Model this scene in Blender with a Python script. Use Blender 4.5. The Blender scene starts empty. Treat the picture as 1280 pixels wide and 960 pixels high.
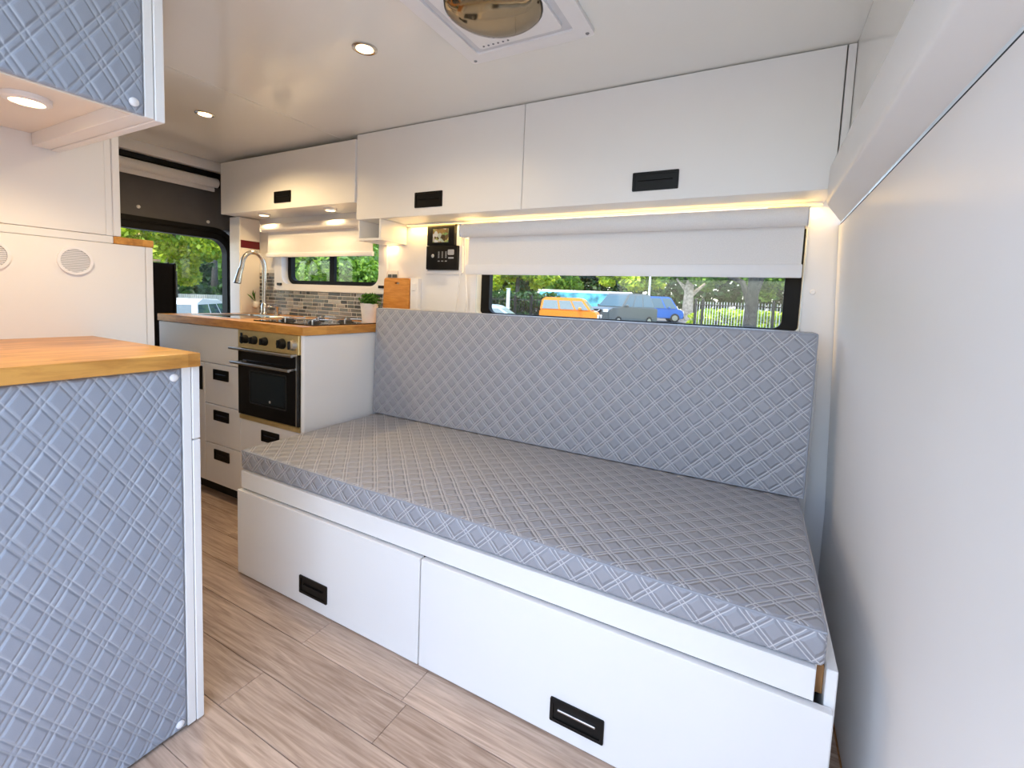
import bpy, bmesh, math, random
import numpy as np
from mathutils import Vector, Matrix

scene = bpy.context.scene
COL = scene.collection
random.seed(7)
PI = math.pi

# ------------------------------------------------------------------ camera
def cam_axes(yaw, pitch, roll):
    f = Vector((-math.sin(yaw)*math.cos(pitch), math.cos(yaw)*math.cos(pitch), math.sin(pitch)))
    r = Vector((math.cos(yaw), math.sin(yaw), 0)); u = r.cross(f)
    return (r*math.cos(roll)+u*math.sin(roll), u*math.cos(roll)-r*math.sin(roll), f)
CR, CU, CF = cam_axes(.4886, -.0802, .0407)
CAMPOS = Vector((1.6506, -.9825, 1.06)); FPX = 572.24; PX, PY = 640.54, 421.97
cd = bpy.data.cameras.new('camera'); cam = bpy.data.objects.new('camera', cd); COL.objects.link(cam)
cd.sensor_fit = 'HORIZONTAL'; cd.sensor_width = 36; cd.lens = FPX/1280*36
cd.shift_x = (640-PX)/1280; cd.shift_y = (PY-480)/1280
cd.clip_start = .02; cd.clip_end = 500
m = Matrix((CR, CU, -CF)).transposed().to_4x4(); m.translation = CAMPOS
cam.matrix_world = m
scene.camera = cam
def at(px, py, depth):                      # pixel + distance along the view axis -> world point
    return CAMPOS + depth*(CF + CR*((px-PX)/FPX) - CU*((py-PY)/FPX))

# ------------------------------------------------------------------ light
w = bpy.data.worlds.new('world'); scene.world = w; w.use_nodes = True
nt = w.node_tree; bg = nt.nodes['Background']
sky = nt.nodes.new('ShaderNodeTexSky'); sky.sky_type = 'NISHITA'; sky.sun_disc = False
sky.sun_elevation = math.radians(72); sky.sun_rotation = math.radians(183); sky.dust_density = 1.5; sky.ozone_density = 1.0
nt.links.new(sky.outputs[0], bg.inputs[0]); bg.inputs[1].default_value = .42
sl = bpy.data.lights.new('sun', 'SUN'); sun = bpy.data.objects.new('sun', sl); COL.objects.link(sun)
sl.energy = 3.0; sl.angle = math.radians(.6); sl.color = (1, .95, .86)
sun.rotation_euler = Vector((.02, .20, -.97)).to_track_quat('-Z', 'Y').to_euler()
sun.location = (0, -5, 12)
scene.view_settings.view_transform = 'Standard'
scene.view_settings.look = 'None'
scene.view_settings.exposure = .84
scene.view_settings.gamma = 1
scene.view_settings.use_curve_mapping = False
scene.cycles.diffuse_bounces = 8
scene.cycles.max_bounces = 16
scene.cycles.transparent_max_bounces = 24

# ------------------------------------------------------------------ materials
def newmat(name):
    mt = bpy.data.materials.new(name); mt.use_nodes = True
    n = mt.node_tree; return mt, n, n.nodes['Principled BSDF']
def N(n, kind, **kw):
    nd = n.nodes.new(kind)
    for k, v in kw.items():
        if k.startswith('i_'): nd.inputs[k[2:].replace('_', ' ')].default_value = v
        else: setattr(nd, k, v)
    return nd
def ramp(n, stops):
    r = n.nodes.new('ShaderNodeValToRGB')
    while len(r.color_ramp.elements) < len(stops): r.color_ramp.elements.new(.5)
    for e, (p, c) in zip(r.color_ramp.elements, stops): e.position = p; e.color = (*c, 1)
    return r
def plain(name, col, rough=.5, metal=0., spec=.5, noise=.04, nscale=30, bump=0., coat=0., emis=None, estr=0):
    mt, n, b = newmat(name)
    b.inputs['Roughness'].default_value = rough; b.inputs['Metallic'].default_value = metal
    b.inputs['Specular IOR Level'].default_value = spec; b.inputs['Coat Weight'].default_value = coat
    tc = N(n, 'ShaderNodeTexCoord'); ns = N(n, 'ShaderNodeTexNoise'); ns.inputs['Scale'].default_value = nscale; ns.inputs['Detail'].default_value = 3
    n.links.new(tc.outputs['Object'], ns.inputs['Vector'])
    lo = tuple(max(0, c*(1-noise)) for c in col); hi = tuple(min(1, c*(1+noise)) for c in col)
    r = ramp(n, [(.3, lo), (.7, hi)]); n.links.new(ns.outputs['Fac'], r.inputs[0]); n.links.new(r.outputs[0], b.inputs['Base Color'])
    if bump:
        bp = N(n, 'ShaderNodeBump'); bp.inputs['Strength'].default_value = bump; bp.inputs['Distance'].default_value = .002
        n.links.new(ns.outputs['Fac'], bp.inputs['Height']); n.links.new(bp.outputs[0], b.inputs['Normal'])
    if emis:
        b.inputs['Emission Color'].default_value = (*emis, 1); b.inputs['Emission Strength'].default_value = estr
    return mt
def wood(name, dark, light, stretch=(1, 8, 8), scale=6, rough=.45, stave=None, bump=.05, ring=1.0, rw=.09):
    """grain runs along object X by default (stretch small = long)"""
    mt, n, b = newmat(name); b.inputs['Roughness'].default_value = rough
    geo = N(n, 'ShaderNodeNewGeometry'); oi = N(n, 'ShaderNodeObjectInfo')
    add = N(n, 'ShaderNodeVectorMath', operation='ADD'); comb = N(n, 'ShaderNodeCombineXYZ')
    mul = N(n, 'ShaderNodeMath', operation='MULTIPLY'); mul.inputs[1].default_value = 37.
    n.links.new(oi.outputs['Random'], mul.inputs[0])
    for k in range(3): n.links.new(mul.outputs[0], comb.inputs[k])
    n.links.new(geo.outputs['Position'], add.inputs[0]); n.links.new(comb.outputs[0], add.inputs[1])
    mp = N(n, 'ShaderNodeMapping'); mp.inputs['Scale'].default_value = stretch; n.links.new(add.outputs[0], mp.inputs[0])
    ns = N(n, 'ShaderNodeTexNoise'); ns.inputs['Scale'].default_value = scale; ns.inputs['Detail'].default_value = 8; ns.inputs['Roughness'].default_value = .62; ns.inputs['Distortion'].default_value = .6
    n.links.new(mp.outputs[0], ns.inputs['Vector'])
    n2 = N(n, 'ShaderNodeTexNoise'); n2.inputs['Scale'].default_value = scale*.35; n2.inputs['Detail'].default_value = 2
    n.links.new(mp.outputs[0], n2.inputs['Vector'])
    wv = N(n, 'ShaderNodeMath', operation='MULTIPLY'); wv.inputs[1].default_value = 34*ring; n.links.new(n2.outputs['Fac'], wv.inputs[0])
    sn = N(n, 'ShaderNodeMath', operation='SINE'); n.links.new(wv.outputs[0], sn.inputs[0])
    mx = N(n, 'ShaderNodeMath', operation='MULTIPLY_ADD'); mx.inputs[1].default_value = rw; n.links.new(sn.outputs[0], mx.inputs[0]); n.links.new(ns.outputs['Fac'], mx.inputs[2])
    rnd = N(n, 'ShaderNodeMath', operation='MULTIPLY_ADD'); rnd.inputs[1].default_value = .16; rnd.inputs[2].default_value = -.08
    n.links.new(oi.outputs['Random'], rnd.inputs[0])
    sm = N(n, 'ShaderNodeMath', operation='ADD'); n.links.new(mx.outputs[0], sm.inputs[0]); n.links.new(rnd.outputs[0], sm.inputs[1])
    if stave:                                # glued staves: a slight tone per strip
        br = N(n, 'ShaderNodeTexBrick'); br.inputs['Scale'].default_value = 1; br.inputs['Brick Width'].default_value = stave[0]; br.inputs['Row Height'].default_value = stave[1]
        br.inputs['Mortar Size'].default_value = .0006; br.inputs['Color1'].default_value = (.0, .0, .0, 1); br.inputs['Color2'].default_value = (1, 1, 1, 1); br.inputs['Mortar'].default_value = (.4, .4, .4, 1)
        rot = N(n, 'ShaderNodeMapping'); rot.inputs['Rotation'].default_value = stave[2]; n.links.new(geo.outputs['Position'], rot.inputs[0]); n.links.new(rot.outputs[0], br.inputs['Vector'])
        s2 = N(n, 'ShaderNodeMath', operation='MULTIPLY_ADD'); s2.inputs[1].default_value = .22; n.links.new(br.outputs['Color'], s2.inputs[0]); n.links.new(sm.outputs[0], s2.inputs[2])
        s3 = N(n, 'ShaderNodeMath', operation='SUBTRACT'); s3.inputs[1].default_value = .11; n.links.new(s2.outputs[0], s3.inputs[0]); sm = s3
    mid = tuple((a+c)/2 for a, c in zip(dark, light))
    r = ramp(n, [(.28, dark), (.5, mid), (.72, light)]); n.links.new(sm.outputs[0], r.inputs[0]); n.links.new(r.outputs[0], b.inputs['Base Color'])
    bp = N(n, 'ShaderNodeBump'); bp.inputs['Strength'].default_value = bump; bp.inputs['Distance'].default_value = .002
    n.links.new(sm.outputs[0], bp.inputs['Height']); n.links.new(bp.outputs[0], b.inputs['Normal'])
    return mt
def quilt_mat(name, base, line, ax, ay, bump=True, gw=.05, band=.11, rough=.42):
    """double-line diamond stitching read from the UV map (metres)"""
    mt, n, b = newmat(name); b.inputs['Roughness'].default_value = rough
    uv = N(n, 'ShaderNodeUVMap'); sp = N(n, 'ShaderNodeSeparateXYZ'); n.links.new(uv.outputs[0], sp.inputs[0])
    def M(op, a, c=None, d=None):
        k = N(n, 'ShaderNodeMath', operation=op)
        for i, q in enumerate((a, c, d)):
            if q is None: continue
            if isinstance(q, (int, float)): k.inputs[i].default_value = q
            else: n.links.new(q, k.inputs[i])
        return k.outputs[0]
    wob = N(n, 'ShaderNodeTexNoise'); wob.inputs['Scale'].default_value = 12; n.links.new(uv.outputs[0], wob.inputs['Vector'])
    wf = M('MULTIPLY_ADD', wob.outputs['Fac'], .16, -.08)
    sx = M('DIVIDE', sp.outputs[0], ax); sy = M('DIVIDE', sp.outputs[1], ay)
    dist = []
    for s in (1, -1):
        f = M('FRACT', M('ADD', M('ADD', sx, wf), M('MULTIPLY', sy, s)))
        c = M('ABSOLUTE', M('SUBTRACT', f, .5))               # .5 = band centre
        dist.append(M('ABSOLUTE', M('SUBTRACT', c, .5-band)))  # distance to the stitch line
    d = M('MINIMUM', dist[0], dist[1])
    mr = N(n, 'ShaderNodeMapRange', interpolation_type='SMOOTHSTEP'); mr.inputs['From Min'].default_value = gw*.35; mr.inputs['From Max'].default_value = gw
    n.links.new(d, mr.inputs['Value'])
    ns = N(n, 'ShaderNodeTexNoise'); ns.inputs['Scale'].default_value = 900; ns.inputs['Detail'].default_value = 2; n.links.new(uv.outputs[0], ns.inputs['Vector'])
    mxn = N(n, 'ShaderNodeMix', data_type='RGBA'); mxn.inputs['A'].default_value = (*line, 1); mxn.inputs['B'].default_value = (*base, 1)
    n.links.new(mr.outputs[0], mxn.inputs['Factor'])
    hsv = N(n, 'ShaderNodeHueSaturation'); n.links.new(mxn.outputs['Result'], hsv.inputs['Color']); n.links.new(M('MULTIPLY_ADD', ns.outputs['Fac'], .18, .91), hsv.inputs['Value'])
    n.links.new(hsv.outputs[0], b.inputs['Base Color'])
    bp = N(n, 'ShaderNodeBump'); bp.inputs['Strength'].default_value = .8; bp.inputs['Distance'].default_value = .004 if bump else .0004
    wide = N(n, 'ShaderNodeMapRange', interpolation_type='SMOOTHSTEP'); wide.inputs['From Max'].default_value = .16; n.links.new(d, wide.inputs['Value'])
    h = M('ADD', M('MULTIPLY', wide.outputs[0], 1. if bump else 0.), M('MULTIPLY', ns.outputs['Fac'], .06 if bump else 1.))
    n.links.new(h, bp.inputs['Height']); n.links.new(bp.outputs[0], b.inputs['Normal'])
    return mt
def glass(name, tint=(1, 1, 1), refl=.04):
    mt, n, b = newmat(name); n.nodes.remove(b); out = n.nodes['Material Output']
    tr = N(n, 'ShaderNodeBsdfTransparent'); tr.inputs[0].default_value = (*tint, 1); gl = N(n, 'ShaderNodeBsdfGlossy'); gl.inputs['Roughness'].default_value = .02
    fr = N(n, 'ShaderNodeFresnel'); ge = N(n, 'ShaderNodeNewGeometry'); io = N(n, 'ShaderNodeMapRange'); io.inputs['To Min'].default_value = 1.4; io.inputs['To Max'].default_value = 1/1.4
    n.links.new(ge.outputs['Backfacing'], io.inputs['Value']); n.links.new(io.outputs[0], fr.inputs[0]); mx = N(n, 'ShaderNodeMixShader')
    n.links.new(fr.outputs[0], mx.inputs[0]); n.links.new(tr.outputs[0], mx.inputs[1]); n.links.new(gl.outputs[0], mx.inputs[2]); n.links.new(mx.outputs[0], out.inputs[0])
    return mt
def emit(name, col, s):
    mt, n, b = newmat(name); n.nodes.remove(b); e = N(n, 'ShaderNodeEmission'); e.inputs[0].default_value = (*col, 1); e.inputs[1].default_value = s
    n.links.new(e.outputs[0], n.nodes['Material Output'].inputs[0]); return mt
def tilemat(name):
    mt, n, b = newmat(name); b.inputs['Roughness'].default_value = .15
    oi = N(n, 'ShaderNodeObjectInfo')
    r = ramp(n, [(0, (.045, .05, .055)), (.3, (.13, .16, .17)), (.5, (.22, .25, .26)), (.68, (.10, .10, .10)), (.85, (.38, .40, .40)), (1, (.25, .22, .19))])
    n.links.new(oi.outputs['Random'], r.inputs[0])
    tc = N(n, 'ShaderNodeNewGeometry'); ns = N(n, 'ShaderNodeTexNoise'); ns.inputs['Scale'].default_value = 60; n.links.new(tc.outputs['Position'], ns.inputs['Vector'])
    hs = N(n, 'ShaderNodeHueSaturation'); n.links.new(r.outputs[0], hs.inputs['Color']); mm = N(n, 'ShaderNodeMath', operation='MULTIPLY_ADD'); mm.inputs[1].default_value = .6; mm.inputs[2].default_value = .7
    n.links.new(ns.outputs['Fac'], mm.inputs[0]); n.links.new(mm.outputs[0], hs.inputs['Value']); n.links.new(hs.outputs[0], b.inputs['Base Color'])
    return mt
def leafmat(name, c1, c2):
    mt, n, b = newmat(name); b.inputs['Roughness'].default_value = .5
    geo = N(n, 'ShaderNodeNewGeometry'); r = ramp(n, [(0, c1), (1, c2)]); n.links.new(geo.outputs['Random Per Island'], r.inputs[0]); n.links.new(r.outputs[0], b.inputs['Base Color'])
    tl = N(n, 'ShaderNodeBsdfTranslucent'); n.links.new(r.outputs[0], tl.inputs[0]); mx = N(n, 'ShaderNodeMixShader'); mx.inputs[0].default_value = .35
    n.links.new(b.outputs[0], mx.inputs[1]); n.links.new(tl.outputs[0], mx.inputs[2]); n.links.new(mx.outputs[0], n.nodes['Material Output'].inputs[0])
    return mt
def picture_mat(name):
    mt, n, b = newmat(name); b.inputs['Roughness'].default_value = .1
    tc = N(n, 'ShaderNodeTexCoord'); v = N(n, 'ShaderNodeTexVoronoi'); v.inputs['Scale'].default_value = 55; n.links.new(tc.outputs['Object'], v.inputs['Vector'])
    r = ramp(n, [(0, (.02, .015, .01)), (.35, (.25, .15, .05)), (.6, (.45, .42, .36)), (.85, (.12, .2, .06)), (1, (.5, .35, .1))])
    sp = N(n, 'ShaderNodeSeparateColor'); n.links.new(v.outputs['Color'], sp.inputs[0]); n.links.new(sp.outputs[0], r.inputs[0])
    n.links.new(r.outputs[0], b.inputs['Base Color']); n.links.new(r.outputs[0], b.inputs['Emission Color']); b.inputs['Emission Strength'].default_value = .35
    return mt
M_ = {}
M_['white'] = plain('white_laminate', (.83, .825, .81), .38, noise=.01, nscale=4)
M_['white_gloss'] = plain('white_gloss_panel', (.835, .84, .805), .22, noise=.012, nscale=3, coat=.3)
M_['wall'] = plain('wall_white', (.82, .815, .81), .45, noise=.015, nscale=3)
M_['cream'] = plain('cream_lining', (.80, .755, .69), .5, noise=.02, nscale=5)
M_['reveal'] = plain('painted_metal_pale', (.70, .76, .77), .35, noise=.02)
M_['plastic'] = plain('white_plastic', (.84, .84, .85), .35, noise=.01)
M_['dkgrey'] = plain('dark_grey_panel', (.105, .102, .102), .6, noise=.06, nscale=12, bump=.15)
M_['black'] = plain('black_plastic', (.005, .005, .005), .4, spec=.25, noise=.1)
M_['rubber'] = plain('black_rubber', (.004, .004, .004), .5, spec=.2, noise=.1)
M_['gap'] = plain('dark_gap', (.01, .009, .008), .8)
M_['fabric_black'] = plain('black_pleated_fabric', (.045, .045, .055), .7, noise=.3, nscale=200)
M_['counter'] = wood('oiled_wood_worktop', (.40, .155, .024), (.70, .345, .075), (2.5, 14, 14), 4, .32, stave=(.42, .045, (0, 0, 0)), ring=.5)
M_['counter_y'] = wood('oiled_wood_worktop_left', (.40, .155, .024), (.70, .345, .075), (14, 2.5, 14), 4, .32, stave=(.42, .045, (0, 0, PI/2)), ring=.5)
M_['board'] = wood('bamboo_board', (.50, .19, .032), (.68, .31, .07), (2.5, 14, 14), 5, .45)
M_['ply'] = wood('raw_wood', (.22, .10, .03), (.40, .20, .07), (14, 14, 2), 5, .6)
M_['plank'] = wood('floor_plank', (.30, .205, .145), (.62, .475, .37), (.8, 13, 13), 6, .4, ring=1.6, bump=.10, rw=.05)
M_['vinyl'] = quilt_mat('quilted_vinyl', (.325, .335, .37), (.58, .585, .605), .069, .069, True, gw=.030, band=.095)
M_['vinyl_panel'] = quilt_mat('quilted_vinyl_panel', (.295, .325, .385), (.40, .43, .48), .0525, .080, False, gw=.035, band=.13, rough=.36)
M_['vinyl_plain'] = plain('vinyl_piping', (.31, .33, .375), .42)
M_['steel'] = plain('brushed_steel', (.62, .60, .56), .3, 1., noise=.06, nscale=60)
M_['chrome'] = plain('satin_nickel', (.66, .63, .58), .22, 1., noise=.03)
M_['brass'] = plain('warm_steel_fascia', (.80, .63, .30), .42, .8, noise=.05, nscale=40)
M_['blackglass'] = plain('black_glass', (.006, .006, .007), .06, noise=.05, coat=.4)
M_['ovenglass'] = plain('oven_window_glass', (.012, .02, .026), .04, noise=.05, coat=.6)
M_['glass'] = glass('window_glass', (.97, .98, .97))
M_['smoke'] = plain('smoked_mirror_dome', (.30, .235, .15), .08, .9, noise=.1, nscale=6)
M_['led'] = emit('warm_led', (1, .66, .30), 9)
M_['ledstrip'] = emit('warm_led_strip', (1, .60, .15), 2.6)
M_['blind'] = plain('blind_fabric', (.80, .79, .78), .7, noise=.03, nscale=250)
M_['red'] = plain('dark_red_strip', (.12, .006, .010), .3)
M_['tile'] = tilemat('glass_mosaic')
M_['grout'] = plain('grout', (.70, .69, .66), .8)
M_['pot'] = plain('white_pot', (.82, .81, .79), .35)
M_['leaf_in'] = leafmat('herb_leaf', (.02, .10, .008), (.09, .28, .03))
M_['soil'] = plain('soil', (.03, .02, .012), .9)
M_['picture'] = picture_mat('screen_picture')
M_['step'] = plain('grey_white_plastic', (.66, .67, .70), .4)
M_['mark'] = plain('printed_mark', (.45, .46, .47), .4)
M_['seam'] = plain('thread_grey', (.20, .21, .24), .6)
M_['cord'] = plain('white_cord', (.78, .76, .72), .6)
# outdoors
M_['asphalt'] = plain('asphalt', (.13, .125, .12), .9, noise=.25, nscale=20)
M_['concrete'] = plain('bounce_concrete', (.38, .375, .36), .9, noise=.12, nscale=4)
M_['bark'] = plain('bark', (.075, .07, .058), .9, noise=.4, nscale=8, bump=.6)
M_['bark_pale'] = plain('pale_bark', (.44, .36, .27), .9, noise=.4, nscale=5, bump=.6)
M_['leaf_y'] = leafmat('leaf_yellow_green', (.20, .38, .02), (.68, .74, .05))
M_['leaf_g'] = leafmat('leaf_mid_green', (.07, .19, .015), (.30, .48, .05))
M_['leaf_d'] = leafmat('leaf_dark_green', (.012, .05, .012), (.06, .15, .03))
M_['steelblack'] = plain('black_steel', (.012, .013, .014), .4)
M_['steelwhite'] = plain('white_painted_steel', (.75, .75, .72), .5)
M_['tyre'] = plain('tyre', (.012, .012, .012), .8)
M_['carglass'] = plain('car_glass', (.05, .10, .12), .05, noise=.05, coat=.5)
M_['carglass_pale'] = plain('car_glass_pale', (.22, .27, .27), .2, spec=.3, noise=.1, coat=0.)
M_['p_orange'] = plain('orange_paint', (.78, .24, .006), .4, coat=.1)
M_['p_grey'] = plain('grey_paint', (.085, .10, .10), .35, 0., coat=.2)
M_['p_blue'] = plain('blue_paint', (.004, .10, .38), .4, coat=.1)
M_['p_silver'] = plain('silver_paint', (.48, .58, .60), .3, .3, coat=.5)
M_['p_white'] = plain('white_paint', (.78, .80, .80), .3, coat=.5)
M_['mural'] = plain('blue_mural', (.12, .45, .62), .5, noise=.9, nscale=1.2)
M_['headlamp'] = plain('headlamp_glass', (.75, .76, .76), .1)
M_['mulch'] = plain('mulch', (.55, .33, .12), .9, noise=.4, nscale=6)

# ------------------------------------------------------------------ builders
ORG = {}
def tag(o, label=None, cat=None, group=None, kind=None):
    if label: o['label'] = label
    if cat: o['category'] = cat
    if group: o['group'] = group
    if kind: o['kind'] = kind
    return o
def thing(name, label, cat, loc=(0, 0, 0), rotz=0, group=None, kind=None):
    o = bpy.data.objects.new(name, None); COL.objects.link(o); o.empty_display_size = .05
    o.location = loc; o.rotation_euler = (0, 0, rotz); ORG[o.name] = Vector(loc) if not rotz else Vector((0, 0, 0))
    return tag(o, label, cat, group, kind)
def link(name, me, mat, parent=None, loc=None):
    o = bpy.data.objects.new(name, me); COL.objects.link(o)
    if mat is not None and not me.materials: me.materials.append(M_[mat] if isinstance(mat, str) else mat)
    if parent is not None: o.parent = parent; ORG[o.name] = ORG.get(parent.name, Vector((0, 0, 0)))
    if loc is not None: o.location = loc
    return o
def build(name, bm, mat, parent=None, base=None, smooth=False):
    """bm in world coordinates; shifted to the parent's origin (or to base for a thing of its own)"""
    off = ORG.get(parent.name, Vector((0, 0, 0))) if parent is not None else (Vector(base) if base else Vector((0, 0, 0)))
    bmesh.ops.translate(bm, verts=bm.verts, vec=-off)
    bmesh.ops.recalc_face_normals(bm, faces=bm.faces)
    me = bpy.data.meshes.new(name); bm.to_mesh(me); bm.free()
    if smooth:
        for p in me.polygons: p.use_smooth = True
        try: me.set_sharp_from_angle(angle=math.radians(40))
        except Exception: pass
    o = link(name, me, mat, parent)
    if parent is None: o.location = off; ORG[o.name] = off
    return o
def B(): return bmesh.new()
def abox(bm, x0, x1, y0, y1, z0, z1, bev=0., seg=1):
    r = bmesh.ops.create_cube(bm, size=1)
    vs = r['verts']
    for v in vs: v.co = Vector(((x0+x1)/2+v.co.x*(x1-x0), (y0+y1)/2+v.co.y*(y1-y0), (z0+z1)/2+v.co.z*(z1-z0)))
    if bev:
        es = list({e for v in vs for e in v.link_edges})
        bmesh.ops.bevel(bm, geom=es, offset=bev, segments=seg, affect='EDGES', profile=.6)
    return bm
def box(name, x0, x1, y0, y1, z0, z1, mat, parent=None, bev=.002, seg=1, base=None):
    return build(name, abox(B(), x0, x1, y0, y1, z0, z1, bev, seg), mat, parent, base, smooth=seg > 1)
def acyl(bm, p0, p1, r0, r1=None, n=20, caps=True):
    p0, p1 = Vector(p0), Vector(p1); r1 = r0 if r1 is None else r1
    d = p1-p0; q = d.to_track_quat('Z', 'Y').to_matrix().to_4x4(); q.translation = (p0+p1)/2
    bmesh.ops.create_cone(bm, cap_ends=caps, segments=n, radius1=r0, radius2=r1, depth=d.length, matrix=q)
    return bm
def alathe(bm, c, prof, n=32, axis='z', flip=1):
    """prof: (radius, height) list"""
    rings = []
    for (r, h) in prof:
        ring = []
        for k in range(n):
            a = 2*PI*k/n; p = (r*math.cos(a), r*math.sin(a), h*flip)
            if axis == 'y': p = (p[0], p[2], p[1])
            if axis == 'x': p = (p[2], p[0], p[1])
            ring.append(bm.verts.new(Vector(c)+Vector(p)))
        rings.append(ring)
    for a, b in zip(rings, rings[1:]):
        for k in range(n): bm.faces.new((a[k], a[(k+1) % n], b[(k+1) % n], b[k]))
    for ring in (rings[0], rings[-1]):
        try: bm.faces.new(ring)
        except Exception: pass
    return bm
def atube(bm, pts, r, n=10, radii=None):
    pts = [Vector(p) for p in pts]; rings = []; up = Vector((0, 0, 1))
    prev = None
    for i, p in enumerate(pts):
        t = (pts[min(i+1, len(pts)-1)]-pts[max(i-1, 0)]).normalized()
        if prev is None:
            s = t.cross(up if abs(t.z) < .9 else Vector((1, 0, 0))).normalized()
        else: s = (prev - t*prev.dot(t)).normalized()
        prev = s; q = t.cross(s); rr = radii[i] if radii else r
        rings.append([bm.verts.new(p+s*rr*math.cos(2*PI*k/n)+q*rr*math.sin(2*PI*k/n)) for k in range(n)])
    for a, b in zip(rings, rings[1:]):
        for k in range(n): bm.faces.new((a[k], a[(k+1) % n], b[(k+1) % n], b[k]))
    bm.faces.new(rings[0][::-1]); bm.faces.new(rings[-1]); return bm
def rrect(a0, a1, b0, b1, r, n=6):
    out = []
    for (cx, cy, s) in ((a1-r, b1-r, 0), (a0+r, b1-r, 1), (a0+r, b0+r, 2), (a1-r, b0+r, 3)):
        for k in range(n+1):
            t = (s+k/n)*PI/2; out.append((cx+r*math.cos(t), cy+r*math.sin(t)))
    return out
MAP = {'y': lambda a, b, d: (a, d, b), 'x': lambda a, b, d: (d, a, b), 'z': lambda a, b, d: (a, b, d)}
def aring(bm, ax, outer, inner, d0, d1):
    f = MAP[ax]; V = lambda pts, d: [bm.verts.new(f(a, b, d)) for a, b in pts]
    o0, o1, i0, i1 = V(outer, d0), V(outer, d1), V(inner, d0), V(inner, d1); n = len(outer)
    for k in range(n):
        j = (k+1) % n
        for q in ((o0[k], o0[j], i0[j], i0[k]), (o1[k], o1[j], i1[j], i1[k]), (o0[k], o0[j], o1[j], o1[k]), (i0[k], i0[j], i1[j], i1[k])): bm.faces.new(q)
    return bm
def apoly(bm, ax, pts, d0, d1):
    f = MAP[ax]; a = [bm.verts.new(f(p, q, d0)) for p, q in pts]; b = [bm.verts.new(f(p, q, d1)) for p, q in pts]
    bm.faces.new(a); bm.faces.new(b[::-1]); n = len(pts)
    for k in range(n): bm.faces.new((a[k], a[(k+1) % n], b[(k+1) % n], b[k]))
    return bm
def holed(bm, ax, a0, a1, b0, b1, d0, d1, holes):
    """slab with rectangular holes"""
    As = sorted({a0, a1, *[h[0] for h in holes], *[h[1] for h in holes]}); Bs = sorted({b0, b1, *[h[2] for h in holes], *[h[3] for h in holes]})
    f = MAP[ax]; na, nb = len(As)-1, len(Bs)-1
    solid = [[not any(h[0] <= (As[i]+As[i+1])/2 <= h[1] and h[2] <= (Bs[j]+Bs[j+1])/2 <= h[3] for h in holes) for j in range(nb)] for i in range(na)]
    vc = {}
    def V(i, j, k):
        if (i, j, k) not in vc: vc[(i, j, k)] = bm.verts.new(f(As[i], Bs[j], (d0, d1)[k]))
        return vc[(i, j, k)]
    S = lambda i, j: 0 <= i < na and 0 <= j < nb and solid[i][j]
    for i in range(na):
        for j in range(nb):
            if not solid[i][j]: continue
            for k in (0, 1): bm.faces.new((V(i, j, k), V(i+1, j, k), V(i+1, j+1, k), V(i, j+1, k)))
            for (di, dj, p, q) in ((-1, 0, (i, j), (i, j+1)), (1, 0, (i+1, j), (i+1, j+1)), (0, -1, (i, j), (i+1, j)), (0, 1, (i, j+1), (i+1, j+1))):
                if not S(i+di, j+dj): bm.faces.new((V(*p, 0), V(*q, 0), V(*q, 1), V(*p, 1)))
    return bm
def lamp(name, kind, loc, energy, col, size=.05, target=None, **kw):
    l = bpy.data.lights.new(name, kind); o = bpy.data.objects.new(name, l); COL.objects.link(o); o.location = loc
    l.energy = energy; l.color = col
    if kind == 'AREA': l.size = size
    else: l.shadow_soft_size = size
    for k, v in kw.items(): setattr(l, k, v)
    if target: o.rotation_euler = (Vector(target)-Vector(loc)).to_track_quat('-Z', 'Y').to_euler()
    return o
WARM = (1, .71, .36)

# ------------------------------------------------------------------ the shell of the van
H = 1.850; YW = .90; XF = -1.50; YF = -1.06
floor = box('floor', -1.55, 1.93, YF, .98, -.05, -.006, 'ply', bev=0); tag(floor, kind='structure')
pl_cache = {}
def plank(x0, x1, y0, y1):
    L = round(x1-x0, 3); W = round(y1-y0, 3)
    if (L, W) not in pl_cache:
        bm = abox(B(), -L/2+.0006, L/2-.0006, -W/2+.0006, W/2-.0006, -.0055, 0, .0008)
        me = bpy.data.meshes.new('plank'); bm.to_mesh(me); bm.free(); pl_cache[(L, W)] = me
    link('plank', pl_cache[(L, W)], 'plank', floor, ((x0+x1)/2, (y0+y1)/2, 0))
joints = {0: [-.55, .508, .899], 1: [-.9, -.1, .919], 2: [-.4, .510, 1.3], 3: [-1., .2, 1.05], -1: [-.8, .3], -2: [-.3, 1.0]}
for k in range(-5, 9):
    y1 = .012-k*.1225; y0 = y1-.1225
    if y0 < YF: continue
    js = joints.get(k, [-.9+.37*(k % 3), .25+.3*(k % 2), 1.2])
    xs = [-1.55]+js+[1.90]
    for a, b in zip(xs, xs[1:]): plank(a, b, y0, y1)

# bench wall with two window openings
wb = build('wall_back', holed(B(), 'y', -1.58, 1.94, -.05, 1.93, YW, .975, [(.44, 1.785, .985, 1.47), (-1.02, -.17, 1.095, 1.42)]), 'wall'); tag(wb, kind='structure')
wl = build('wall_left', holed(B(), 'x', YF, .975, -.05, 1.93, XF-.08, XF, [(-.12, .875, .70, 1.445)]), 'dkgrey'); tag(wl, kind='structure')
wf = build('wall_front', holed(B(), 'y', -1.58, 1.94, -.05, 1.93, YF-.07, YF, [(.56, 1.84, -.06, 1.84)]), 'wall'); tag(wf, kind='structure')
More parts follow.
